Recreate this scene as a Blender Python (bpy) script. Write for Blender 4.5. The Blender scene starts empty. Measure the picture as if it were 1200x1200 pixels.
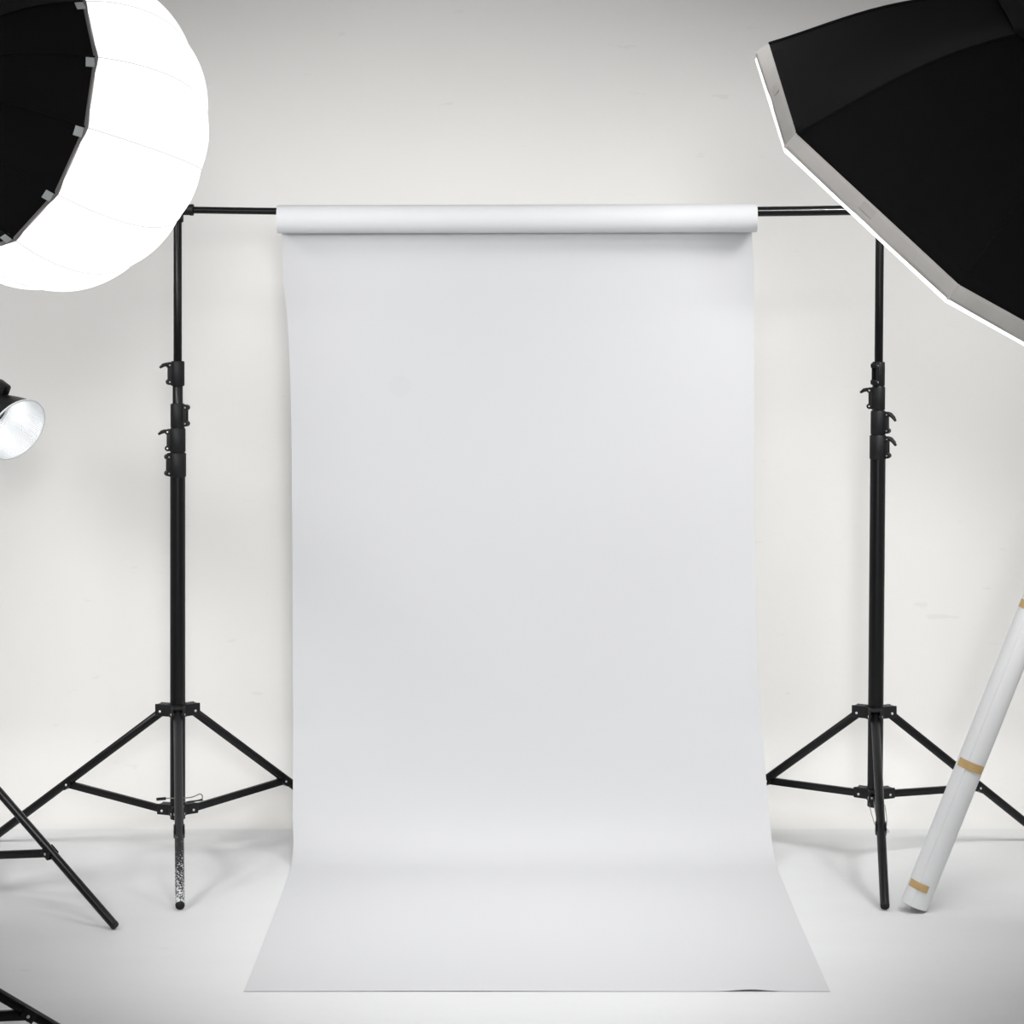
import bpy, bmesh, math, random
from mathutils import Vector, Matrix
random.seed(4)
PI = math.pi
V = Vector
scn = bpy.context.scene
COL = scn.collection

# ------------------------------------------------------------------ camera
CAM_Y, CAM_Z = -6.5, 1.548
cd = bpy.data.cameras.new('camera')
cam = bpy.data.objects.new('camera', cd); COL.objects.link(cam)
cam.location = (0, CAM_Y, CAM_Z); cam.rotation_euler = (PI/2, 0, 0)
cd.sensor_width = 36; cd.lens = 80.925; cd.shift_y = -0.1958
cd.clip_start = .05; cd.clip_end = 60
scn.camera = cam

# ------------------------------------------------------------------ world, exposure, fill lights
w = bpy.data.worlds.new('world'); scn.world = w; w.use_nodes = True
w.node_tree.nodes['Background'].inputs[0].default_value = (.9, .95, 1, 1)
w.node_tree.nodes['Background'].inputs[1].default_value = .3
scn.view_settings.view_transform = 'Standard'
scn.view_settings.look = 'None'
scn.view_settings.exposure = 0.0
scn.view_settings.gamma = 1.0
scn.view_settings.use_curve_mapping = False
scn.display_settings.display_device = 'sRGB'

LANTERN_GLOW = 1.2
OCTA_GLOW = 1.8
SPOT_GLOW = 6.0

def lamp(name, kind, loc, target, energy, color=(1, 1, 1), size=.5, **kw):
    ld = bpy.data.lights.new(name, kind)
    ld.energy = energy; ld.color = color
    if kind == 'AREA':
        ld.shape = 'DISK'; ld.size = size
    else:
        ld.shadow_soft_size = size
    for k, v in kw.items(): setattr(ld, k, v)
    o = bpy.data.objects.new(name, ld); COL.objects.link(o)
    o.location = loc
    o.rotation_euler = (V(target)-V(loc)).to_track_quat('-Z', 'Y').to_euler()
    return o
def spot(name, loc, target, energy, deg, size=.35, color=(1, .995, .985)):
    return lamp(name, 'SPOT', loc, target, energy, color, size, spot_size=math.radians(deg), spot_blend=1.0)
# fill spots added outside the frame to brighten the set, feathered at the edge
spot('overhead_fill', (.1, -1.75, 3.15), (.05, .05, .75), 44, 100, .40)
spot('floor_pool_fill', (0, -1.5, 3.2), (0, -1.05, 0), 275, 43, .30)
spot('background_fill', (0, -3.4, 3.2), (0, .6, 1.88), 145, 37, .30)
spot('front_fill', (.3, -7.6, 2.3), (0, .3, .98), 790, 30, .50)
spot('left_fill', (-2.2, -2.9, 2.3), (-1.0, .6, 1.0), 147, 70)
spot('left_overhead_fill', (-2.2, -1.2, 2.9), (-1.0, .4, .8), 63, 90)
spot('left_foot_fill', (-2.3, -1.0, 1.7), (-1.05, .45, .1), 90, 54, .30)
spot('right_overhead_fill', (1.95, -1.2, 2.9), (1.15, .4, .8), 145, 88)
spot('right_wall_fill', (1.5, -1.6, 3.1), (.9, .5, .5), 90, 58, .30)
spot('right_foot_fill', (2.0, -1.0, 1.7), (1.1, .45, .1), 62, 54, .30)

# ------------------------------------------------------------------ materials
def new_mat(name):
    m = bpy.data.materials.new(name); m.use_nodes = True
    nt = m.node_tree; b = nt.nodes['Principled BSDF']
    return m, nt, b
def mat(name, col, rough=.5, metal=0, emit=0, emit_col=None, spec=.5, bump=0, bscale=200, var=0, vscale=6, sheen=0):
    m, nt, b = new_mat(name)
    b.inputs['Base Color'].default_value = (*col, 1)
    b.inputs['Roughness'].default_value = rough
    b.inputs['Metallic'].default_value = metal
    b.inputs['Specular IOR Level'].default_value = spec
    if sheen: b.inputs['Sheen Weight'].default_value = sheen
    if emit:
        b.inputs['Emission Color'].default_value = (*(emit_col or col), 1)
        b.inputs['Emission Strength'].default_value = emit
    tc = nt.nodes.new('ShaderNodeTexCoord')
    if var:
        n = nt.nodes.new('ShaderNodeTexNoise'); n.inputs['Scale'].default_value = vscale; n.inputs['Detail'].default_value = 5
        nt.links.new(tc.outputs['Object'], n.inputs['Vector'])
        r = nt.nodes.new('ShaderNodeValToRGB')
        r.color_ramp.elements[0].position = .3; r.color_ramp.elements[1].position = .7
        r.color_ramp.elements[0].color = (*[c*(1-var) for c in col], 1)
        r.color_ramp.elements[1].color = (*[min(1, c*(1+var)) for c in col], 1)
        nt.links.new(n.outputs['Fac'], r.inputs['Fac'])
        nt.links.new(r.outputs['Color'], b.inputs['Base Color'])
    if bump:
        n2 = nt.nodes.new('ShaderNodeTexNoise'); n2.inputs['Scale'].default_value = bscale
        nt.links.new(tc.outputs['Object'], n2.inputs['Vector'])
        bp = nt.nodes.new('ShaderNodeBump'); bp.inputs['Strength'].default_value = bump; bp.inputs['Distance'].default_value = .002
        nt.links.new(n2.outputs['Fac'], bp.inputs['Height'])
        nt.links.new(bp.outputs['Normal'], b.inputs['Normal'])
    return m

def plaster(name, base, var, marks=True, streak=None):
    """painted studio plaster: broad mottling, fine trowel texture, a few scuffs"""
    m, nt, b = new_mat(name); L = nt.links.new; N = nt.nodes.new
    tc = N('ShaderNodeTexCoord')
    n1 = N('ShaderNodeTexNoise'); n1.inputs['Scale'].default_value = 1.3; n1.inputs['Detail'].default_value = 8; n1.inputs['Roughness'].default_value = .65
    mp = N('ShaderNodeMapping'); mp.inputs['Scale'].default_value = streak or (1, 1, 1)
    L(tc.outputs['Object'], mp.inputs['Vector']); L(mp.outputs['Vector'], n1.inputs['Vector'])
    r = N('ShaderNodeValToRGB'); r.color_ramp.elements[0].position = .25; r.color_ramp.elements[1].position = .75
    r.color_ramp.elements[0].color = (*[c*(1-var) for c in base], 1)
    r.color_ramp.elements[1].color = (*[min(.95, c*(1+var)) for c in base], 1)
    L(n1.outputs['Fac'], r.inputs['Fac'])
    out = r.outputs['Color']
    if marks:
        v = N('ShaderNodeTexNoise'); v.inputs['Scale'].default_value = 9; v.inputs['Detail'].default_value = 3
        mp2 = N('ShaderNodeMapping'); mp2.inputs['Scale'].default_value = (1, 1.6, 3.4); mp2.inputs['Rotation'].default_value = (.2, .5, .3)
        L(tc.outputs['Object'], mp2.inputs['Vector']); L(mp2.outputs['Vector'], v.inputs['Vector'])
        r2 = N('ShaderNodeValToRGB'); r2.color_ramp.elements[0].position = .70; r2.color_ramp.elements[1].position = .76
        r2.color_ramp.elements[0].color = (0, 0, 0, 1); r2.color_ramp.elements[1].color = (.22, .22, .22, 1)
        L(v.outputs['Fac'], r2.inputs['Fac'])
        mx = N('ShaderNodeMix'); mx.data_type = 'RGBA'
        L(r2.outputs['Color'], mx.inputs[0]); L(out, mx.inputs[6]); mx.inputs[7].default_value = (*[c*.72 for c in base], 1)
        out = mx.outputs[2]
    L(out, b.inputs['Base Color'])
    b.inputs['Roughness'].default_value = .62; b.inputs['Specular IOR Level'].default_value = .25
    n3 = N('ShaderNodeTexNoise'); n3.inputs['Scale'].default_value = 14; n3.inputs['Detail'].default_value = 8
    L(tc.outputs['Object'], n3.inputs['Vector'])
    bp = N('ShaderNodeBump'); bp.inputs['Strength'].default_value = .12; bp.inputs['Distance'].default_value = .01
    L(n3.outputs['Fac'], bp.inputs['Height']); L(bp.outputs['Normal'], b.inputs['Normal'])
    return m

M_WALL = plaster('wall_plaster', (.80, .792, .779), .018)
M_FLOOR = plaster('floor_paint', (.735, .75, .75), .03, streak=(1, 2.2, 1))
M_CEIL = plaster('ceiling_paint', (.6, .6, .6), .02, marks=False)
M_DARK = mat('dark_studio_paint', (.16, .16, .165), .8, var=.1)
M_BLACK = mat('black_anodised', (.005, .005, .006), .36, .0, spec=.35, bump=.05)
M_BLACK2 = mat('black_satin_tube', (.004, .004, .005), .30, .0, spec=.35)
M_PLASTIC = mat('black_plastic', (.009, .009, .0105), .5, spec=.3, bump=.1, bscale=400)
M_WIRE = mat('dull_wire', (.22, .21, .20), .5, .6)
M_STEEL = mat('zinc_steel', (.75, .75, .76), .3, .9, var=.1)
M_FABRIC = mat('black_softbox_fabric', (.005, .005, .006), .8, spec=.22, bump=.25, bscale=900, sheen=.03)
M_LIP = mat('white_lip_fabric', (.80, .775, .75), .8, bump=.25, bscale=60, var=.05, vscale=14)
M_PIPING = mat('grey_piping', (.30, .29, .285), .7, bump=.2)
M_CLIP = mat('pale_grey_clip', (.74, .78, .80), .5, var=.05)
M_PATCH = mat('white_fastener_patch', (.76, .73, .70), .9, bump=.5)
M_SPARE = mat('white_spare_paper', (.83, .835, .85), .6, spec=.2, var=.01)
M_ROLL = mat('white_rolled_paper', (.71, .718, .735), .6, spec=.2, var=.01)
M_CORE = mat('cardboard_core', (.46, .33, .22), .9, var=.12, vscale=30, bump=.3)
M_TAPE = mat('brown_paper_tape', (.56, .38, .17), .55, var=.08, vscale=40)
M_SEAM = mat('lantern_seam_thread', (.42, .42, .42), .9, emit=.9, emit_col=(.5, .51, .51))
M_BULB = mat('lit_led_chip', (1, 1, .98), .5, emit=8)
M_GLOBE = mat('lit_lantern_cloth', (.9, .9, .9), .8, emit=LANTERN_GLOW, emit_col=(1, 1, 1), bump=.1, bscale=60)
M_DIFF = mat('lit_diffusion_cloth', (.9, .9, .9), .8, emit=OCTA_GLOW, emit_col=(1, .995, .985), bump=.1, bscale=60)

def make_reflector_mat():
    m, nt, b = new_mat('dimpled_silver'); L = nt.links.new; N = nt.nodes.new
    b.inputs['Base Color'].default_value = (.93, .94, .96, 1); b.inputs['Metallic'].default_value = .75; b.inputs['Roughness'].default_value = .38
    uv = N('ShaderNodeUVMap'); uv.uv_map = 'UVMap'
    ck = N('ShaderNodeTexVoronoi'); ck.inputs['Scale'].default_value = 1.0; ck.inputs['Randomness'].default_value = 0
    L(uv.outputs['UV'], ck.inputs['Vector'])
    bp = N('ShaderNodeBump'); bp.inputs['Strength'].default_value = .7; bp.inputs['Distance'].default_value = .004
    L(ck.outputs['Distance'], bp.inputs['Height']); L(bp.outputs['Normal'], b.inputs['Normal'])
    return m
M_REFL = make_reflector_mat()

def make_speckle_mat():
    """black tube whose lower end has been splashed with white paint"""
    m, nt, b = new_mat('paint_splashed_tube'); L = nt.links.new; N = nt.nodes.new
    tc = N('ShaderNodeTexCoord'); sp = N('ShaderNodeSeparateXYZ'); L(tc.outputs['Object'], sp.inputs[0])
    vn = N('ShaderNodeTexNoise'); vn.inputs['Scale'].default_value = 260; vn.inputs['Detail'].default_value = 3
    L(tc.outputs['Object'], vn.inputs['Vector'])
    mr = N('ShaderNodeMapRange'); mr.inputs['From Min'].default_value = .20; mr.inputs['From Max'].default_value = .03
    mr.inputs['To Min'].default_value = -.26; mr.inputs['To Max'].default_value = .045
    L(sp.outputs['Z'], mr.inputs['Value'])
    ad = N('ShaderNodeMath'); ad.operation = 'ADD'; L(vn.outputs['Fac'], ad.inputs[0]); L(mr.outputs['Result'], ad.inputs[1])
    r = N('ShaderNodeValToRGB'); r.color_ramp.elements[0].position = .50; r.color_ramp.elements[1].position = .56
    r.color_ramp.elements[0].color = (.012, .012, .014, 1); r.color_ramp.elements[1].color = (.72, .74, .76, 1)
    L(ad.outputs[0], r.inputs['Fac']); L(r.outputs['Color'], b.inputs['Base Color'])
    b.inputs['Roughness'].default_value = .4
    return m
M_SPECK = make_speckle_mat()

def make_paper_mat():
    m, nt, b = new_mat('matt_white_paper'); L = nt.links.new; N = nt.nodes.new
    tc = N('ShaderNodeTexCoord')
    n = N('ShaderNodeTexNoise'); n.inputs['Scale'].default_value = 1.1; n.inputs['Detail'].default_value = 3
    L(tc.outputs['Object'], n.inputs['Vector'])
    r = N('ShaderNodeValToRGB'); r.color_ramp.elements[0].position = .3; r.color_ramp.elements[1].position = .7
    r.color_ramp.elements[0].color = (.620, .627, .646, 1); r.color_ramp.elements[1].color = (.630, .634, .646, 1)
    L(n.outputs['Fac'], r.inputs['Fac'])
    # faint round spot on the hanging sheet
    vm = N('ShaderNodeVectorMath'); vm.operation = 'SUBTRACT'; vm.inputs[1].default_value = (-.32, 0, 1.334)
    L(tc.outputs['Object'], vm.inputs[0])
    s2 = N('ShaderNodeVectorMath'); s2.operation = 'MULTIPLY'; s2.inputs[1].default_value = (1, 0, 1)
    L(vm.outputs[0], s2.inputs[0])
    ln = N('ShaderNodeVectorMath'); ln.operation = 'LENGTH'; L(s2.outputs[0], ln.inputs[0])
    mr = N('ShaderNodeMapRange'); mr.inputs['From Min'].default_value = .029; mr.inputs['From Max'].default_value = .034
    mr.inputs['To Min'].default_value = .15; mr.inputs['To Max'].default_value = 0
    L(ln.outputs['Value'], mr.inputs['Value'])
    mx = N('ShaderNodeMix'); mx.data_type = 'RGBA'
    L(mr.outputs['Result'], mx.inputs[0]); L(r.outputs['Color'], mx.inputs[6]); mx.inputs[7].default_value = (.54, .547, .565, 1)
    L(mx.outputs[2], b.inputs['Base Color'])
    b.inputs['Roughness'].default_value = .6; b.inputs['Specular IOR Level'].default_value = .2
    return m
M_PAPER = make_paper_mat()

# ------------------------------------------------------------------ mesh helpers (all coordinates in metres, world space)
def thing(name, label, cat, loc=(0, 0, 0), group=None):
    o = bpy.data.objects.new(name, None); COL.objects.link(o)
    o.empty_display_size = .1; o.location = loc
    o['label'] = label; o['category'] = cat
    if group: o['group'] = group
    return o
def root_of(p):
    while p.parent: p = p.parent
    return p
def obj(name, bm, m, parent=None, smooth=True, label=None, sharp=40):
    if parent is not None:
        off = V(root_of(parent).location)
        bmesh.ops.translate(bm, verts=bm.verts, vec=-off)
    bmesh.ops.recalc_face_normals(bm, faces=bm.faces)
    me = bpy.data.meshes.new(name); bm.to_mesh(me); bm.free()
    if smooth:
        me.polygons.foreach_set('use_smooth', [True]*len(me.polygons))
        try: me.set_sharp_from_angle(angle=math.radians(sharp))
        except Exception: pass
    me.materials.append(m)
    o = bpy.data.objects.new(name, me); COL.objects.link(o)
    if parent is not None: o.parent = parent
    if label: o['label'] = label
    return o
def basis(d):
    d = V(d).normalized()
    a = V((0, 0, 1)) if abs(d.z) < .95 else V((1, 0, 0))
    u = d.cross(a).normalized(); v = d.cross(u).normalized()
    return u, v, d
def add_rings(bm, rings, cap0=True, cap1=True, closed=True):
    vs = [[bm.verts.new(p) for p in r] for r in rings]
    n = len(vs[0])
    for a, b in zip(vs[:-1], vs[1:]):
        for i in range(n if closed else n-1):
            j = (i+1) % n
            bm.faces.new((a[i], a[j], b[j], b[i]))
    if cap0 and closed: bm.faces.new(vs[0][::-1])
    if cap1 and closed: bm.faces.new(vs[-1])
    return vs
def add_tube(bm, pts, radii, seg=20, caps=True):
    pts = [V(p) for p in pts]
    if not isinstance(radii, (list, tuple)): radii = [radii]*len(pts)
    rings = []
    pu = None
    for i, p in enumerate(pts):
        d = (pts[min(i+1, len(pts)-1)]-pts[max(i-1, 0)])
        u, v, d = basis(d)
        if pu is not None:
            u = (pu - d*pu.dot(d)).normalized(); v = d.cross(u)
        pu = u
        rings.append([p+(u*math.cos(2*PI*k/seg)+v*math.sin(2*PI*k/seg))*radii[i] for k in range(seg)])
    add_rings(bm, rings, caps, caps)
    return bm
def tube(pts, radii, seg=20): return add_tube(bmesh.new(), pts, radii, seg)
def add_lathe(bm, base, axis, prof, seg=32, caps=True):
    """prof = [(distance along axis, radius)]"""
    u, v, d = basis(axis); base = V(base)
    rings = [[base+d*a+(u*math.cos(2*PI*k/seg)+v*math.sin(2*PI*k/seg))*r for k in range(seg)] for a, r in prof]
    add_rings(bm, rings, caps, caps)
    return bm
def lathe(base, axis, prof, seg=32, caps=True): return add_lathe(bmesh.new(), base, axis, prof, seg, caps)
def add_obox(bm, c, X, Y, Z, dims, bevel=.002):
    X, Y, Z = V(X).normalized(), V(Y).normalized(), V(Z).normalized()
    t = bmesh.new()
    bmesh.ops.create_cube(t, size=1)
    for vv in t.verts: vv.co = V((vv.co.x*dims[0], vv.co.y*dims[1], vv.co.z*dims[2]))
    if bevel: bmesh.ops.bevel(t, geom=list(t.edges), offset=bevel, segments=2, profile=.6, affect='EDGES')
    mp = {}
    for vv in t.verts: mp[vv] = bm.verts.new(V(c)+X*vv.co.x+Y*vv.co.y+Z*vv.co.z)
    for f in t.faces: bm.faces.new([mp[q] for q in f.verts])
    t.free()
    return bm
def beam(a, b, wid, hgt, bevel=.002, up=(0, 0, 1)):
    a, b = V(a), V(b); d = (b-a)
    X = d.normalized(); S = V(up).cross(X)
    if S.length < 1e-4: S = V((1, 0, 0))
    S.normalize(); U = X.cross(S)
    return add_obox(bmesh.new(), (a+b)/2, X, S, U, (d.length, wid, hgt), bevel)

# ------------------------------------------------------------------ the studio shell
def quad(name, pts, m):
    bm = bmesh.new(); bm.faces.new([bm.verts.new(p) for p in pts])
    o = obj(name, bm, m, smooth=False); o['kind'] = 'structure'; return o
XL, XR, YF, YB, ZC, CR = -2.5, 2.125, -9.6, .665, 3.3, .28
def slab(name, lo, hi, m):
    bm = bmesh.new()
    add_obox(bm, [(a+b)/2 for a, b in zip(lo, hi)], (1, 0, 0), (0, 1, 0), (0, 0, 1), [b-a for a, b in zip(lo, hi)], 0)
    o = obj(name, bm, m, smooth=False); o['kind'] = 'structure'; return o
slab('floor', (XL-.1, YF-.1, -.1), (XR+.1, YB-CR, 0), M_FLOOR)
# back wall with its coved foot
bm = bmesh.new()
prof = [(YB-CR, 0)]
for i in range(1, 25):
    a = PI/2*i/24
    prof.append((YB-CR+CR*math.sin(a), CR-CR*math.cos(a)))
prof += [(YB, 1.2), (YB, 2.2), (YB, ZC+.1)]
back = [(YB+.12, ZC+.1), (YB+.12, -.1), (YB-CR, -.1)]
ring = prof+back
L0 = [bm.verts.new((XL-.1, y, z)) for y, z in ring]; R0 = [bm.verts.new((XR+.1, y, z)) for y, z in ring]
n = len(ring)
for i in range(n):
    j = (i+1) % n; bm.faces.new((L0[i], L0[j], R0[j], R0[i]))
bm.faces.new(L0); bm.faces.new(R0[::-1])
o = obj('wall_back', bm, M_WALL, sharp=30); o['kind'] = 'structure'
slab('wall_left', (XL-.1, YF, 0), (XL, YB, ZC), M_WALL)
slab('wall_right', (XR, YF, 0), (XR+.1, YB, ZC), M_WALL)
slab('wall_front', (XL-.1, YF-.1, 0), (XR+.1, YF, ZC), M_DARK)
slab('ceiling', (XL-.1, YF-.1, ZC), (XR+.1, YB, ZC+.1), M_CEIL)

# ------------------------------------------------------------------ tripod stands
def hub_parts(root, c, z, h, ring_r, dirs, piv, name):
    """cast hub: ring plus a fork towards every leg, a steel rivet through each fork"""
    bm = bmesh.new()
    add_lathe(bm, (c[0], c[1], z-h/2), (0, 0, 1), [(0, ring_r*.94), (.003, ring_r), (h-.003, ring_r), (h, ring_r*.94)], 28)
    for d in dirs:
        t = V((-d.y, d.x, 0))
        for s in (-1, 1):
            p = V((c[0], c[1], z))+d*(piv*.5+.014)+t*s*.0155
            add_obox(bm, p, d, t, (0, 0, 1), (piv+.004, .006, h), .0025)
        add_obox(bm, V((c[0], c[1], z+h/2-.004))+d*(piv*.5+.012), d, t, (0, 0, 1), (piv-.002, .034, .008), .002)
    hb = obj(name, bm, M_PLASTIC, root)
    for d in dirs:
        t = V((-d.y, d.x, 0)); p = V((c[0], c[1], z-.004))+d*piv
        obj('rivet', lathe(p-t*.0205, t, [(0, .0022), (.001, .0036), (.040, .0036), (.041, .0022)], 14), M_STEEL, hb, label='shiny steel rivet')
    return hb

def collar_parts(root, c, z0, z1, r, side, lever, lean=(0, 0), rot=0):
    """plastic clamp collar; side = angle of its split lug, lever = 'out', 'flat' or None"""
    cx = lambda z: V((c[0]+lean[0]*z, c[1]+lean[1]*z, z))
    d = V((math.cos(side), math.sin(side), 0)); t = V((-d.y, d.x, 0))
    bm = lathe(cx(z0), (lean[0], lean[1], 1), [(0, r*.93), (.002, r), (z1-z0-.003, r), (z1-z0, r*.9)], 28)
    zc = (z0+z1)/2; H = z1-z0
    for s in (-1, 1):
        add_obox(bm, cx(zc)+d*(r+.001)+t*s*.006, d, t, (0, 0, 1), (.015, .006, H*.92), .002)
    for zz in (z0+H*.16, z1-H*.16):
        add_lathe(bm, cx(zz)+d*(r+.006)-t*.010, t, [(0, .0065), (.0015, .0078), (.0185, .0078), (.020, .0065)], 16)
    cl = obj('clamp_collar', bm, M_PLASTIC, root)
    for zz in (z0+H*.16, z1-H*.16):
        obj('pin', lathe(cx(zz)+d*(r+.006)-t*.0115, t, [(0, .0024), (.023, .0024)], 12), M_STEEL, cl, label='small steel hinge pin')
    if lever:
        a = cx(z1-H*.16)+d*(r+.006)
        if lever == 'out': pts = [a-V((0, 0, .003)), a+d*.007+V((0, 0, .002)), a+d*.016, a+d*.026-V((0, 0, .007))]
        elif lever == 'down': pts = [a+V((0, 0, .004)), a+d*.008+V((0, 0, .001)), a+d*.017-V((0, 0, .008)), a+d*.023-V((0, 0, .018))]
        else: pts = [a+V((0, 0, .006)), a-d*.02+V((0, 0, .008)), a-d*.035+V((0, 0, .008))]
        bm = bmesh.new()
        rr = [.0065, .0078, .0072, .0042][:len(pts)]
        rings = []
        for i, p in enumerate(pts):
            dd = (pts[min(i+1, len(pts)-1)]-pts[max(i-1, 0)]).normalized(); nn = dd.cross(t).normalized()
            rings.append([p+(t*math.cos(2*PI*k/14)*1.25+nn*math.sin(2*PI*k/14)*.75)*rr[i] for k in range(14)])
        add_rings(bm, rings)
        obj('lever', bm, M_PLASTIC, cl)

def stand(name, label, cat, c, dirs, reach, hz, lowz, q, tubes, collars, lean=(0, 0), group=None, speckle=None,
          leg_r=.0122, foot_len=.008, wires=True, hub_r=.027, piv=.047):
    root = thing(name, label, cat, (c[0], c[1], 0), group)
    zc = lambda z: V((c[0]+lean[0]*z, c[1]+lean[1]*z, z))
    names = ['lower_tube', 'second_tube', 'third_tube', 'upper_tube', 'top_tube']
    for i, (z0, z1, r) in enumerate(tubes):
        nm = 'upper_tube' if i == len(tubes)-1 else ['lower_tube', 'middle_tube', 'inner_tube'][min(i, 2)]
        obj(nm, lathe(zc(z0), (lean[0], lean[1], 1), [(0, r*.9), (.002, r), (z1-z0-.002, r), (z1-z0, r*.9)], 32), M_BLACK2, root)
    for cc in collars: collar_parts(root, c, *cc, lean=lean)
    hub_parts(root, c, hz, .034, hub_r, dirs, piv, 'leg_hub')
    hub_parts(root, c, lowz, .030, hub_r, dirs, piv-.006, 'spreader_hub')
    for i, d in enumerate(dirs):
        rch = reach[i] if isinstance(reach, (list, tuple)) else reach
        P0 = V((c[0], c[1], hz-.004))+d*piv
        P1 = V((c[0], c[1], leg_r*.78))+d*rch
        P0b = P0-(P1-P0).normalized()*.012
        ax = (P1-P0).normalized()
        Pe = P1-ax*foot_len
        lg = obj('leg', tube([P0b, P0b+ax*.004, Pe], [leg_r*.8, leg_r, leg_r], 20), M_SPECK if speckle == i else M_BLACK2, root,
                 label='leg with its lower end splashed with white paint' if speckle == i else None)
        obj('end_cap', tube([Pe-ax*.002, Pe+ax*.001, P1-ax*.004, P1], [leg_r*.9, leg_r*1.02, leg_r*1.02, leg_r*.92], 20), M_PLASTIC, lg)
        J = P0+(P1-P0)*(q[i] if isinstance(q, (list, tuple)) else q)
        t = V((-d.y, d.x, 0))
        # brace: channel from the spreader hub to the leg
        B0 = V((c[0], c[1], lowz-.004))+d*(piv-.006)
        N_ = ax.cross(t).normalized()
        if N_.z > 0: N_ = -N_
        J2 = J+N_*.007
        br = obj('brace', beam(B0-(J2-B0).normalized()*.010, J2+(J2-B0).normalized()*.012, .013, .021, .0035), M_BLACK, root)
        bmj = bmesh.new()
        for s in (-1, 1): add_obox(bmj, J+N_*.004+t*s*.0135, ax, t, N_, (.030, .0025, .022), .001)
        add_obox(bmj, J+N_*.0148, ax, t, N_, (.030, .0290, .0022), .0008)
        obj('leg_bracket', bmj, M_BLACK, lg)
        obj('rivet', lathe(J2-t*.0165, t, [(0, .002), (.001, .0034), (.032, .0034), (.033, .002)], 14), M_STEEL, br, label='shiny steel rivet')
    return root

def D(a): return V((math.sin(a), -math.cos(a), 0))          # 0 = towards the camera
def tri(a, g=2*PI/3): return [D(a), D(a-g), D(a+g)]

# left backdrop stand
GRP = 'black crossbar stands either side of the white paper'
LX, RX = -.944, 1.0235
sl = stand('backdrop_stand', 'black three-section tripod stand left of the hanging paper, front leg splashed with white paint', 'stand',
      (LX, 0), tri(.155), [.558, .615, .59], .422, .142, [.62, .552, .575],
      [(.115, 1.09, .0215), (1.07, 1.235, .0195), (1.20, 1.345, .0145), (1.33, 1.822, .0118)],
      [(1.081, 1.149, .0238, PI*1.16, 'flat'), (1.151, 1.219, .0222, PI*1.02, 'out'),
       (1.221, 1.288, .0205, -.25, None), (1.338, 1.408, .0192, PI*1.12, 'out')], speckle=0, group=None)
sr = stand('backdrop_stand', 'black tripod stand right of the hanging paper, its front leg all plain black', 'stand',
      (RX, 0), tri(-.108), [.556, .585, .582], .416, .187, [.6, .557, .575],
      [(.150, 1.14, .0217), (1.12, 1.21, .0200), (1.19, 1.345, .0165), (1.32, 1.822, .0120)],
      [(1.131, 1.199, .0236, -.5, 'down'), (1.201, 1.268, .0214, -.45, 'down'),
       (1.270, 1.336, .0190, PI*.93, 'out'), (1.338, 1.406, .0178, PI*1.30, 'flat')], lean=(.0085, 0), group=None)
# leg catch wires by the spreader hubs
def wire(root, pts, r=.0011, m=None, label=None):
    pts = [V(p) for p in pts]; sm = []
    for i in range(len(pts)-1):
        p0 = pts[max(i-1, 0)]; p1 = pts[i]; p2 = pts[i+1]; p3 = pts[min(i+2, len(pts)-1)]
        for k in range(6):
            t = k/6
            sm.append(.5*((2*p1)+(-p0+p2)*t+(2*p0-5*p1+4*p2-p3)*t*t+(-p0+3*p1-3*p2+p3)*t**3))
    sm.append(pts[-1])
    return obj('catch_wire', tube(sm, r, 8), m or M_WIRE, root, label=label)
hl = wire(sl, [(LX-.045, -.03, .178), (LX-.02, -.035, .181), (LX+.01, -.035, .181), (LX+.045, -.035, .184), (LX+.068, -.03, .192), (LX+.072, -.028, .178), (LX+.04, -.03, .170), (LX+.02, -.03, .170)],
          .0016, label='thin steel catch wire looped at the spreader hub')
obj('wire_clip', beam((LX-.055, -.034, .178), (LX-.028, -.034, .180), .006, .008, .0015), M_PLASTIC, sl)
obj('wire_clip', beam((LX+.03, -.034, .170), (LX+.076, -.034, .176), .006, .004, .0012), M_PLASTIC, sl)
wr = wire(sr, [(RX-.020, -.035, .168), (RX-.016, -.05, .14), (RX-.005, -.06, .105), (RX+.005, -.075, .092), (RX+.018, -.065, .095), (RX+.026, -.055, .12), (RX+.022, -.045, .165)],
          .0010, label='thin steel wire hanging in a loop under the spreader hub')
for sx in (-.006, .026):
    obj('wire_bead', lathe((RX+sx, -.066, .090), (0, 0, 1), [(0, .001), (.002, .004), (.010, .004), (.012, .001)], 12), M_STEEL, sr)

# ------------------------------------------------------------------ crossbar
BZ = 1.826
bar = thing('crossbar', 'long thin black telescopic crossbar resting on the two stands and carrying the paper roll', 'bar', (0, 0, BZ))
def bx(x): return BZ+.009*(x-.05)**2/.95
bm = tube([(x, 0, bx(x)) for x in (-.30, 0, .3, .6, .85, 1.03, 1.07)], .0140, 24)
obj('outer_tube', bm, M_BLACK2, bar)
bm = tube([(x, 0, bx(x)) for x in (-.975, -.8, -.6, -.4, -.25)], .0098, 24)
obj('inner_tube', bm, M_BLACK2, bar)
bm = bmesh.new()
add_lathe(bm, (-.955, 0, bx(-.94)), (1, 0, -.01), [(0, .013), (.002, .0150), (.044, .0150), (.047, .0165), (.055, .0165), (.057, .0125)], 24)
add_lathe(bm, (LX, 0, 1.800), (0, 0, 1), [(0, .015), (.002, .0165), (.03, .0165), (.045, .012)], 24)
obj('end_socket', bm, M_PLASTIC, bar)
bm = bmesh.new()
add_lathe(bm, (RX+.03, 0, bx(1.04)), (-1, 0, -.01), [(0, .015), (.002, .0175), (.05, .0175), (.055, .0145)], 24)
add_lathe(bm, (RX+.0155, 0, 1.800), (0, 0, 1), [(0, .015), (.002, .0165), (.03, .0165), (.045, .012)], 24)
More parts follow.
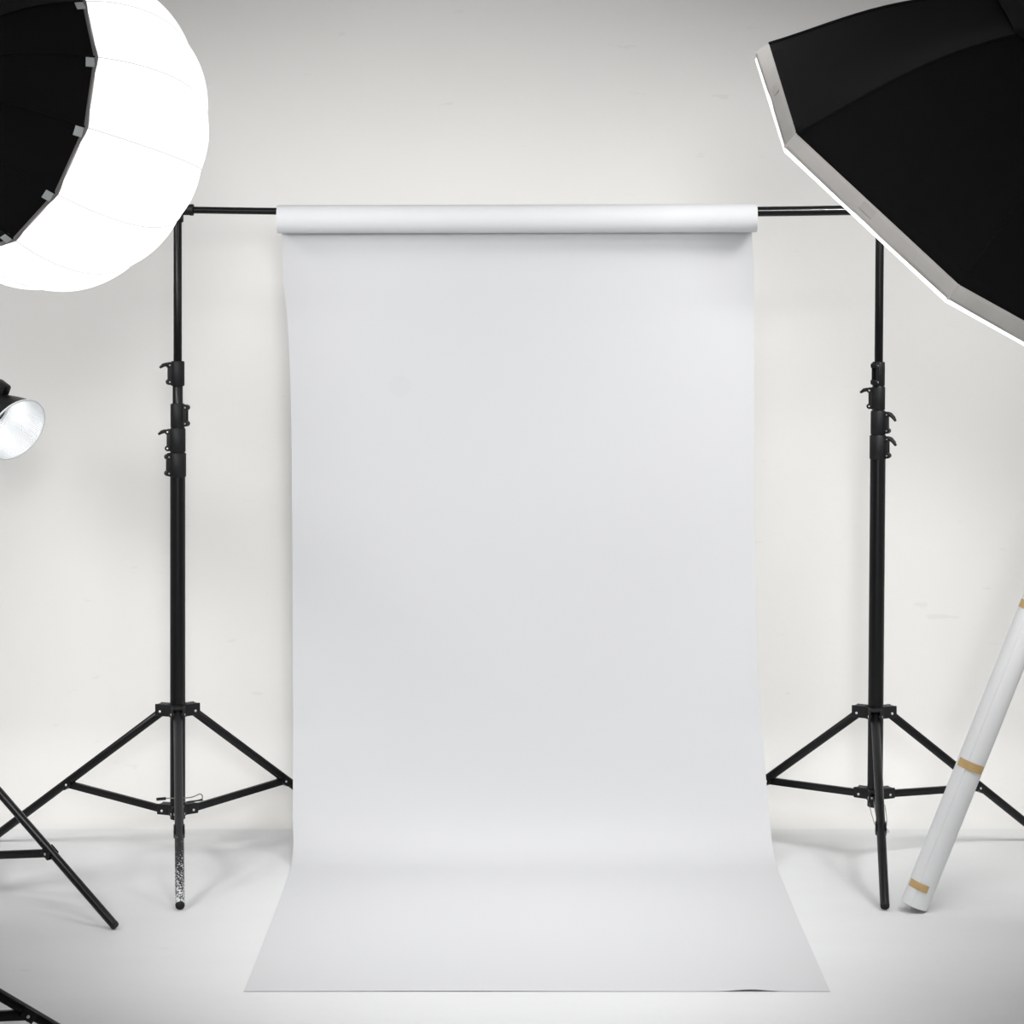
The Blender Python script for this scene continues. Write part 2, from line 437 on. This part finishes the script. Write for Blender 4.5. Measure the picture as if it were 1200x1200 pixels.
obj('end_socket', bm, M_PLASTIC, bar)
# highlight along the tube, modelled as a thin steel strip
obj('tube_highlight', tube([(x, -.0136, bx(x)+.002) for x in (.66, .85, 1.0)], .0012, 8), M_STEEL, bar, label='thin highlight line along the outer tube')

# ------------------------------------------------------------------ paper backdrop
paper = thing('paper_backdrop', 'wide white seamless paper hanging from its roll and curving out over the floor', 'backdrop', (0, 0, 0))
RC, RR, RI = 1.810, .0400, .0290
bm = bmesh.new()
seg = 64; xs = (-.662, .690)
rings = []
for x, r in ((xs[0], RI), (xs[0], RR), (xs[1], RR), (xs[1], RI)):
    rings.append([V((x, r*math.cos(2*PI*k/seg), (RC+(x*.0022))+r*math.sin(2*PI*k/seg))) for k in range(seg)])
add_rings(bm, rings+[rings[0]], False, False)
bmesh.ops.remove_doubles(bm, verts=bm.verts, dist=1e-6)
obj('roll', bm, M_ROLL, paper)
bm = bmesh.new()
rings = []
for x, r in ((xs[0]+.002, .0262), (xs[0]+.002, RI-.0003), (xs[1]-.002, RI-.0003), (xs[1]-.002, .0262)):
    rings.append([V((x, r*math.cos(2*PI*k/seg), (RC+(x*.0022))+r*math.sin(2*PI*k/seg))) for k in range(seg)])
add_rings(bm, rings+[rings[0]], False, False)
bmesh.ops.remove_doubles(bm, verts=bm.verts, dist=1e-6)
obj('cardboard_core', bm, M_CORE, paper, label='brown cardboard core inside the roll')
# the sheet: side profile (y, z) and left / right edge x at each station
st = [(.0405, 1.810, -.652, .684), (.043, 1.76, -.6545, .683), (.055, 1.66, -.6555, .6915), (.075, 1.47, -.642, .6965),
      (.092, 1.23, -.636, .6985), (.100, .98, -.6345, .700), (.104, .72, -.6330, .704), (.100, .48, -.6320, .7115),
      (.092, .33, -.6300, .7210), (.078, .20, -.6280, .7290), (.050, .10, -.6240, .7340), (.005, .040, -.6180, .7360),
      (-.055, .012, -.6160, .7375), (-.13, .0035, -.6130, .7360), (-.30, .0022, -.6110, .7340), (-.60, .0022, -.6100, .7290),
      (-.95, .0016, -.6100, .7260), (-1.15, .0012, -.6100, .7245), (-1.262, .0010, -.6110, .7240)]
def crom(P, i, t):
    p = [P[max(0, min(len(P)-1, i+k))] for k in (-1, 0, 1, 2)]
    return [.5*((2*p[1][j])+(-p[0][j]+p[2][j])*t+(2*p[0][j]-5*p[1][j]+4*p[2][j]-p[3][j])*t*t+(-p[0][j]+3*p[1][j]-3*p[2][j]+p[3][j])*t**3) for j in range(4)]
rows = []
for i in range(len(st)-1):
    for k in range(8): rows.append(crom(st, i, k/8))
rows.append(list(st[-1]))
NC = 56
grid = []
for (y, z, xl, xr) in rows:
    row = []
    hang = max(0, min(1, (z-.05)/.3))*max(0, min(1, (1.80-z)/.25))
    for c in range(NC+1):
        u = c/NC; x = xl+(xr-xl)*u
        e = abs(2*u-1)
        yy = y+hang*(.030*e**6+.010*e**2)                       # side edges curl back while the sheet hangs
        zz = z
        if y < -1.1:                                            # lower edge lifts a little off the floor
            f = (-1.1-y)/.16
            zz += f*f*(.0045*math.exp(-((u-.865)/.032)**2)+.0010*math.exp(-((u-.35)/.25)**2))
        row.append(V((x, yy, zz)))
    grid.append(row)
bm = bmesh.new()
vs = [[bm.verts.new(p) for p in r] for r in grid]
for a, b in zip(vs[:-1], vs[1:]):
    for i in range(NC): bm.faces.new((a[i], b[i], b[i+1], a[i+1]))
sheet = obj('sheet', bm, M_PAPER, paper, sharp=180)
md = sheet.modifiers.new('thickness', 'SOLIDIFY'); md.thickness = .0006; md.offset = 0
md = sheet.modifiers.new('crisp_rim', 'EDGE_SPLIT'); md.split_angle = math.radians(40)

# ------------------------------------------------------------------ spare paper roll leaning at the right
lean_dir = V((.3715, 0, .9284)).normalized()
S0 = V((1.039, -.555, 0))
SR = .0345
sd = V((lean_dir.z, 0, -lean_dir.x))
foot = S0+V((0, 0, SR*lean_dir.x+.001))
spare = thing('spare_paper_roll', 'spare tightly rolled white paper leaning to the right, held shut with brown tape strips', 'paper roll', tuple(S0))
LEN = 2.74
bm = bmesh.new()
u_, v_, d_ = sd, V((0, 1, 0)), lean_dir
def spiral_ring(a, k=72):
    out = []
    for i in range(k):
        th = 2*PI*i/k
        r = SR+.002*(((th/(2*PI))+.32) % 1.0)                    # the loose outer edge makes a small step
        out.append(foot+d_*a+(u_*math.cos(th)+v_*math.sin(th))*r)
    return out
inner = lambda a, r: [foot+d_*a+(u_*math.cos(2*PI*i/72)+v_*math.sin(2*PI*i/72))*r for i in range(72)]
rings = [inner(0.012, .026), inner(0, SR-.003), spiral_ring(.0015)]+[spiral_ring(LEN*k/12) for k in range(1, 13)]+[inner(LEN-.004, .026)]
add_rings(bm, rings, False, False)
obj('rolled_paper', bm, M_SPARE, spare, sharp=25)
obj('cardboard_core', lathe(foot+d_*.010, d_, [(0, .0225), (0, .0262), (LEN-.02, .0262), (LEN-.02, .0225), (0, .0225)], 40, False), M_CORE, spare)
def tape(a, th0, th1, wid):
    bm = bmesh.new(); out = []
    rings = []
    for rr, aa in ((SR+.0021, 0), (SR+.0026, 0), (SR+.0026, wid), (SR+.0021, wid)):
        rings.append([foot+d_*(a+aa)+(u_*math.cos(th)+v_*math.sin(th))*rr for th in [th0+(th1-th0)*i/20 for i in range(21)]])
    vs = [[bm.verts.new(p) for p in r] for r in rings]
    for i in range(4):
        a_, b_ = vs[i], vs[(i+1) % 4]
        for k in range(20): bm.faces.new((a_[k], a_[k+1], b_[k+1], b_[k]))
    bm.faces.new([vs[i][0] for i in range(4)]); bm.faces.new([vs[i][-1] for i in range(4)][::-1])
    obj('tape_strip', bm, M_TAPE, spare, label='brown paper tape strip')
tape(.046, -PI*.92, -PI*.42, .019)
tape(.380, -PI*.90, -PI*.22, .022)
tape(.818, -PI*1.02, -PI*.10, .022)
tape(1.65, -PI*1.02, -PI*.10, .022)

# ------------------------------------------------------------------ studio light heads
def light_head(name, label, face, back_dir, length=.30, group=None, mount=None):
    """monolight: 'face' is the front flange, body runs along back_dir; yoke drops to the mount point"""
    root = thing(name, label, 'studio flash', tuple(face), group)
    b = V(back_dir).normalized(); u, v, d = basis(b)
    side = V((0, 0, 1)).cross(b).normalized(); up = b.cross(side).normalized()
    if up.z < 0: up = -up
    bm = bmesh.new()
    add_lathe(bm, face, b, [(0, .066), (.004, .072), (.022, .072), (.03, .060)], 40)
    obj('mount_ring', bm, M_BLACK, root)
    bm = lathe(V(face)+b*.026, b, [(0, .050), (.01, .058), (length-.05, .058), (length-.035, .05)], 40)
    for k in range(7): add_lathe(bm, V(face)+b*(.07+.022*k), b, [(0, .058), (.002, .0615), (.008, .0615), (.010, .058)], 40)
    obj('housing', bm, M_PLASTIC, root)
    obj('rear_panel', lathe(V(face)+b*(length-.037), b, [(0, .046), (.004, .05), (.012, .05), (.016, .04)], 40), M_BLACK, root)
    pk = V(face)+b*.012+up*.068
    obj('release_knob', add_obox(lathe(pk, up, [(0, .012), (.006, .015), (.022, .015), (.026, .010)], 18), pk+up*.012, b, side, up, (.034, .022, .016), .003), M_BLACK, root)
    ctr = V(face)+b*length*.5
    m = V(mount) if mount else ctr-V((0, 0, .13))
    bm = bmesh.new()
    for s in (-1, 1):
        add_tube(bm, [ctr+side*s*.060, ctr+side*s*.078], .012, 18)
        add_obox(bm, (ctr+side*s*.079+m+side*s*.079+V((0, 0, .0)))/2, (0, 0, 1), side, V((0, 0, 1)).cross(side), ((ctr-m).length*1.02, .006, .022), .002)
    add_obox(bm, m, side, V((0, 0, 1)).cross(side), (0, 0, 1), (.166, .03, .010), .002)
    add_lathe(bm, m-V((0, 0, .07)), (0, 0, 1), [(0, .015), (.002, .0175), (.066, .0175), (.07, .015)], 24)
    add_tube(bm, [m-V((0, 0, .04)), m-V((0, 0, .04))+side*.045], .005, 12)
    add_lathe(bm, m-V((0, 0, .04))+side*.04, side, [(0, .010), (.004, .014), (.018, .014), (.02, .010)], 16)
    obj('yoke', bm, M_BLACK, root)
    return root

# ------------------------------------------------------------------ lantern softbox (upper left)
LC = V((-.9424, -1.7363, 1.9243)); LN = V((.66835, .71029, -.22091)).normalized()
LR, LCX = .325, -.1333
LU = LN.cross(V((0, 0, 1))).normalized(); LV = LN.cross(LU)
NP = 13; A0 = -.3188+.004
def ldir(a): return LU*math.cos(a)+LV*math.sin(a)
lant = thing('lantern_softbox', 'glowing white globe lantern with black back skirt, upper left', 'softbox', tuple(LC))
bm = bmesh.new()
PS = 12
rim_phi = math.acos(LCX/LR)          # polar angle of the rim from the front pole
rows = []
NPH = 40
def ax_of(p): return LR*math.cos(p)*(.90 if p < PI/2 else 1)
def rad_of(p): return math.sin(p)*(1+.028*math.sin(max(0, min(1, (rim_phi-p)/rim_phi))*PI))
for i in range(NPH+1):
    phi = .02+(rim_phi-.02)*i/NPH
    ring = []
    for k in range(NP*PS):
        a = A0+2*PI*k/(NP*PS)
        f = (k % PS)/PS
        s = math.sin(PI*f)
        bul = (.040*s**.9-.012)*math.sin(min(phi, PI/2))**1.0
        if phi > PI/2: bul *= max(0, (rim_phi-phi)/(rim_phi-PI/2))
        r = LR*(1+bul)
        ring.append(LC+LN*ax_of(phi)+ldir(a)*(r*rad_of(phi)))
    rows.append(ring)
add_rings(bm, rows, True, False)
globe = obj('globe_cover', bm, M_GLOBE, lant, sharp=180)
for k in range(NP):
    a = A0+2*PI*k/NP
    pts = []
    for i in range(26):
        phi = .06+(rim_phi-.06)*i/25
        r = LR*(1-.012*math.sin(min(phi, PI/2))*(1 if phi < PI/2 else (rim_phi-phi)/(rim_phi-PI/2)))+.0030
        pts.append(LC+LN*ax_of(phi)+ldir(a)*r*rad_of(phi))
    obj('seam', tube(pts, .0012, 6), M_SEAM, globe)
# black skirt: shallow tent from the rim to the speed ring
rho = LR*math.sin(rim_phi)
def skirt_pt(a, f, t, lift=0):
    # f = position within a panel 0..1 , t = 0 rim .. 1 ring ; panels are flat, slightly sagging between ribs
    cosk = math.cos(PI/NP)/math.cos((f-.5)*2*PI/NP)
    r = (rho*1.004*(1-t)+.085*t)*cosk + .055*4*t*(1-t)*(.55+.45*t) - .008*math.sin(PI*f)*4*t*(1-t)
    ax = LCX-(.215*t**1.05)
    return LC+LN*(ax-lift)+ldir(a)*(r+lift)
bm = bmesh.new(); rows = []
for i in range(15):
    t = i/14
    rows.append([skirt_pt(A0+2*PI*k/(NP*8), (k % 8)/8, t) for k in range(NP*8)])
add_rings(bm, rows, False, True)
skirt = obj('back_skirt', bm, M_FABRIC, lant, sharp=20)
bm = bmesh.new()
add_rings(bm, [[skirt_pt(A0+2*PI*k/(NP*4), (k % 4)/4, 0)+(ldir(A0+2*PI*k/(NP*4))*math.cos(q)+LN*math.sin(q))*.0048 for k in range(NP*4)] for q in [2*PI*j/8 for j in range(9)]], False, False)
obj('rim_piping', bm, M_PIPING, lant)
for k in range(NP):
    a = A0+2*PI*k/NP+.035
    p0 = skirt_pt(a, .09, .0); p1 = skirt_pt(a, .09, .085)
    dd = (p1-p0).normalized(); tt = dd.cross(ldir(a)).normalized(); nn = tt.cross(dd).normalized()
    if nn.dot(ldir(a)) < 0: nn = -nn
    bm = add_obox(bmesh.new(), (p0+p1)/2+nn*.003+dd*.001, dd, tt, nn, (.0175, .023, .003), .0012)
    obj('rod_clip', bm, M_CLIP, lant, label='pale grey rod clip')
    pts = [skirt_pt(A0+2*PI*k/NP, 0, t/10, .0012) for t in range(0, 11)]
    obj('rod_sleeve', tube(pts, .0022, 8), M_FABRIC, lant)
rb = LC+LN*(LCX-.215)
obj('speed_ring', lathe(rb+LN*.006, -LN, [(0, .080), (.003, .092), (.022, .092), (.026, .080)], 48), M_BLACK, lant)
lf = rb-LN*.0215
PX, PY = -1.243, -2.056
light_head('studio_flash', 'black cylindrical studio lamp head behind the white globe lantern', lf, -LN, mount=(lf.x-LN.x*.15, lf.y-LN.y*.15, lf.z-.03+(.15*.22)-.09))
mx_, my_, mz_ = lf.x-LN.x*.15, lf.y-LN.y*.15, lf.z-.03+(.15*.22)-.09

def light_stand(label, c, d0, reach, hz, lowz, q, top, gap=2*PI/3):
    a0 = math.atan2(d0[0], -d0[1])
    g = top
    return stand('light_stand', label, 'stand', c, tri(a0, gap), reach, hz, lowz, q,
        [(lowz-.02, g*.42, .0165), (g*.40, g*.68, .0138), (g*.66, g, .011)],
        [(g*.42-.035, g*.42+.03, .021, -.4, 'down'), (g*.68-.035, g*.68+.03, .018, -.4, 'down')], leg_r=.0112, hub_r=.022, piv=.044)
light_stand('black light stand whose leg crosses the bottom left corner', (mx_, my_), (.525, .247), .585, .400, .192, .60, mz_-.04)

# ------------------------------------------------------------------ small reflector lamp (left edge)
RC_ = V((-1.2809, -.55, 1.243)); RN = V((.71262, -.53562, -.45308)).normalized()
rl = thing('reflector_lamp', 'small black studio lamp with a round dimpled silver reflector at the left edge', 'lamp', tuple(RC_))
RU = RN.cross(V((0, 0, 1))).normalized(); RV = RN.cross(RU)
R2 = .0865
bm = bmesh.new(); uvl = bm.loops.layers.uv.new('UVMap'); rows = []
for i in range(15):
    t = i/14; r = .036+(R2-.0008-.036)*(t**.62); ax = -.105*(1-t)+.0015*t
    rows.append([(RC_+RN*ax+(RU*math.cos(2*PI*k/64)+RV*math.sin(2*PI*k/64))*r, k, i) for k in range(64)])
vv = [[bm.verts.new(p[0]) for p in r] for r in rows]
for i in range(14):
    for k in range(64):
        j = (k+1) % 64
        f = bm.faces.new((vv[i][k], vv[i][j], vv[i+1][j], vv[i+1][k]))
        for lp, (uu, ww) in zip(f.loops, ((k, i), (k+1, i), (k+1, i+1), (k, i+1))): lp[uvl].uv = (uu*1.5, ww*2)
obj('reflector_lining', bm, M_REFL, rl, sharp=180, label='dimpled silver lining')
prof = [(-.112, .036)]+[(-.107*(1-i/14), .0385+(R2-.0385)*((i/14)**.62)) for i in range(15)]
obj('reflector_shell', lathe(RC_, RN, prof, 64, False), M_BLACK, rl)
obj('rim_flange', lathe(RC_-RN*.001, RN, [(0, R2+.0005), (.0005, R2+.0022), (.0035, R2+.0022), (.004, R2-.0012), (0, R2-.0012)], 64, False), M_CLIP, rl, label='pale rim of the reflector')
obj('led_chip', lathe(RC_-RN*.104, RN, [(0, .036), (.003, .036), (.004, .033)], 40), M_BULB, rl)
b = -RN
obj('mount_collar', lathe(RC_-RN*.100, b, [(0, .040), (.004, .054), (.030, .054), (.034, .048)], 40), M_BLACK, rl)
upv = V((0, 0, 1))-RN*RN.z; upv.normalize(); sdv = RN.cross(upv)
kp = RC_-RN*.100+upv*.070
obj('release_latch', add_obox(add_obox(bmesh.new(), kp, RN, sdv, upv, (.045, .026, .030), .007), kp-upv*.012-RN*.012, RN, sdv, upv, (.05, .022, .03), .003), M_BLACK, rl)
bm = bmesh.new(); bc = RC_-RN*.250
add_obox(bm, bc, RN, sdv, upv, (.24, .105, .115), .012)
for k in range(6): add_obox(bm, bc-RN*(.08-.03*k), RN, sdv, upv, (.012, .110, .120), .003)
obj('housing', bm, M_PLASTIC, rl)
bm = bmesh.new(); mt = bc-V((0, 0, .12))
hs = V((0, 0, 1)).cross(RN).normalized()
for s in (-1, 1): add_obox(bm, (bc+mt)/2+hs*s*.062, (0, 0, 1), hs, V((0, 0, 1)).cross(hs), (.14, .006, .026), .002)
add_obox(bm, mt, hs, V((0, 0, 1)).cross(hs), (0, 0, 1), (.13, .03, .010), .002)
add_lathe(bm, mt-V((0, 0, .07)), (0, 0, 1), [(0, .015), (.002, .0175), (.066, .0175), (.07, .015)], 24)
obj('yoke', bm, M_BLACK, rl)
fx, fy = -.993, -.737
dx, dy = fx-mt.x, fy-mt.y
light_stand('black light stand under the small reflector lamp, one leg ending left of the paper', (mt.x, mt.y), (dx, dy), math.hypot(dx, dy), .372, .118, .56, mt.z-.04, math.radians(133))

# ------------------------------------------------------------------ octagonal softbox (upper right)
OC = V((1.01704, -1.55884, 1.74227)); ON = V((-.516395, .409668, -.752003)).normalized()
OU = V((.6215, .78343, 0)).normalized(); OV = V((.589129, -.46737, -.65916)).normalized()
ROLL, DD, BOW, LIPW, SK = 5.0534, .5044, .0836, .0357, .526
RO = .6
tw = {1: .012, 2: .004, 3: .0, 4: .006}
def odir(k): a = ROLL-k*PI/4; return OU*math.cos(a)+OV*math.sin(a)
def orim(kf, ax=0, scale=1.0, tk=1.0):
    """point on the octagon outline; kf in 0..8, straight between corners"""
    k = int(math.floor(kf)); f = kf-k
    A = odir(k)*(RO+tk*tw.get(k % 8, 0))*scale; B = odir(k+1)*(RO+tk*tw.get((k+1) % 8, 0))*scale
    return OC+A*(1-f)+B*f-ON*ax
def odome(kf, t, lift=0, sag=.03):
    k = int(math.floor(kf)); f = kf-k
    def c(kk):
        rho = RO*(1-t)+.08*t+BOW*4*t*(1-t)*(1+SK*(2*t-1))
        return odir(kk)*rho
    p = c(k)*(1-f)+c(k+1)*f
    out = p.normalized()
    p = p-out*sag*math.sin(PI*f)*math.sin(PI*min(1, t*1.05))
    return OC+p*(1+lift)-ON*(LIPW+(DD-LIPW)*t+lift*.4)
octa = thing('octagonal_softbox', 'large black octagonal softbox with a white rim and lit front, upper right', 'softbox', tuple(OC))
bm = bmesh.new(); S8 = 10
rows = [[odome(k/S8, t/20) for k in range(8*S8)] for t in range(21)]
add_rings(bm, rows, False, False)
shell = obj('black_shell', bm, M_FABRIC, octa, sharp=18)
md = shell.modifiers.new('thickness', 'SOLIDIFY'); md.thickness = .0015; md.offset = -1
for k in range(8):
    obj('rod_sleeve', tube([odome(k+1e-6, t/20, .002) for t in range(21)], .0034, 8), M_FABRIC, shell)
# white rim lip, wavy front edge, recessed a little
bm = bmesh.new(); rows = []
for j in range(5):
    s = j/4
    rows.append([orim(k/16, LIPW*(1-s)-(.004*math.sin(PI*(k % 16)/16)*s), 1.0+.004*math.sin(PI*s)-.012*s*math.sin(PI*(k % 16)/16), s) for k in range(128)])
add_rings(bm, rows, False, False)
lip = obj('rim_lip', bm, M_LIP, octa, sharp=25, label='off-white fabric rim')
md = lip.modifiers.new('thickness', 'SOLIDIFY'); md.thickness = .0016; md.offset = 0
for k in range(8):
    obj('rim_corner', tube([orim(k, LIPW+.001, 1, 0), orim(k, LIPW*.5, 1.002, .5), orim(k, -.001)], .0026, 8), M_LIP, lip)
# fastener patches
for kf in [k+.48 for k in range(8)]:
    a = orim(kf-.045, LIPW*.62, 1.003, .4); b2 = orim(kf+.045, LIPW*.62, 1.003, .4); k = int(kf)
    mid = (a+b2)/2; X = (b2-a).normalized(); out = (mid-OC); out = (out-ON*out.dot(ON)); out = (out-X*out.dot(X)).normalized()
    obj('fastener_patch', add_obox(bmesh.new(), mid+out*.0015, X, ON, out, (.034, .018, .002), .0008), M_PATCH, lip)
# glowing diffusion front, bellied outwards
bm = bmesh.new(); rows = []
for j in range(21):
    s = j/20
    rows.append([OC+(orim(k/12, 0, .99)-OC)*(1-max(0, s-.05)/.95*.999)*(1-.35*max(0, .05-abs(s-.05))*0) + ON*(-.006+.0165*min(1, s/.05)+.02*math.sin(PI/2*max(0, (s-.05)/.95))) for k in range(96)])
add_rings(bm, rows, False, True)
obj('diffusion_front', bm, M_DIFF, octa, sharp=180, label='glowing white diffusion cloth')
# collar flap around the speed ring
bm = bmesh.new()
rows = [[odome(k/8, t, .006+.004*(1-s), .006) for k in range(64)] for s, t in ((0, .775), (.3, .83), (.6, .90), (1, .985))]
add_rings(bm, rows, False, False)
co = obj('collar_flap', bm, M_FABRIC, octa, sharp=25)
md = co.modifiers.new('thickness', 'SOLIDIFY'); md.thickness = .003; md.offset = 1
ob = OC-ON*DD
obj('speed_ring', lathe(ob+ON*.01, -ON, [(0, .082), (.003, .092), (.026, .092), (.03, .080)], 48), M_BLACK, octa)
of = ob-ON*.0205
head_b = -ON
hm = of+head_b*.15+V((0, 0, .13))
light_head('studio_flash', 'black cylindrical studio lamp head on the back of the octagonal softbox', of, head_b, mount=(of.x+head_b.x*.15, of.y+head_b.y*.15, of.z+head_b.z*.15-.12))
# its boom: from the yoke back to a pole near the right wall
mo = V((of.x+head_b.x*.15, of.y+head_b.y*.15, of.z+head_b.z*.15-.12))
SX, SY = 1.60, -2.42
boom = thing('boom_arm', 'black boom arm reaching from the right light stand to the octagonal softbox head', 'boom arm', (SX, SY, 2.05))
j0 = mo-V((0, 0, .075)); j1 = V((SX, SY, 2.07))
dirb = (j1-j0).normalized()
obj('arm_tube', tube([j0, j1+dirb*.25], .011, 20), M_BLACK2, boom)
obj('grip_head', lathe(j1-V((0, 0, .045)), (0, 0, 1), [(0, .020), (.003, .026), (.08, .026), (.085, .02)], 28), M_PLASTIC, boom)
obj('end_grip', lathe(j0-V((0, 0, .02)), (0, 0, 1), [(0, .014), (.002, .017), (.05, .017), (.052, .013)], 24), M_PLASTIC, boom)
obj('counterweight', lathe(j1+dirb*.16, dirb, [(0, .03), (.004, .036), (.075, .036), (.08, .03)], 28), M_BLACK, boom)
light_stand('black light stand by the right wall holding the boom arm', (SX, SY), (-1, 0), .56, .40, .19, .55, 2.03)
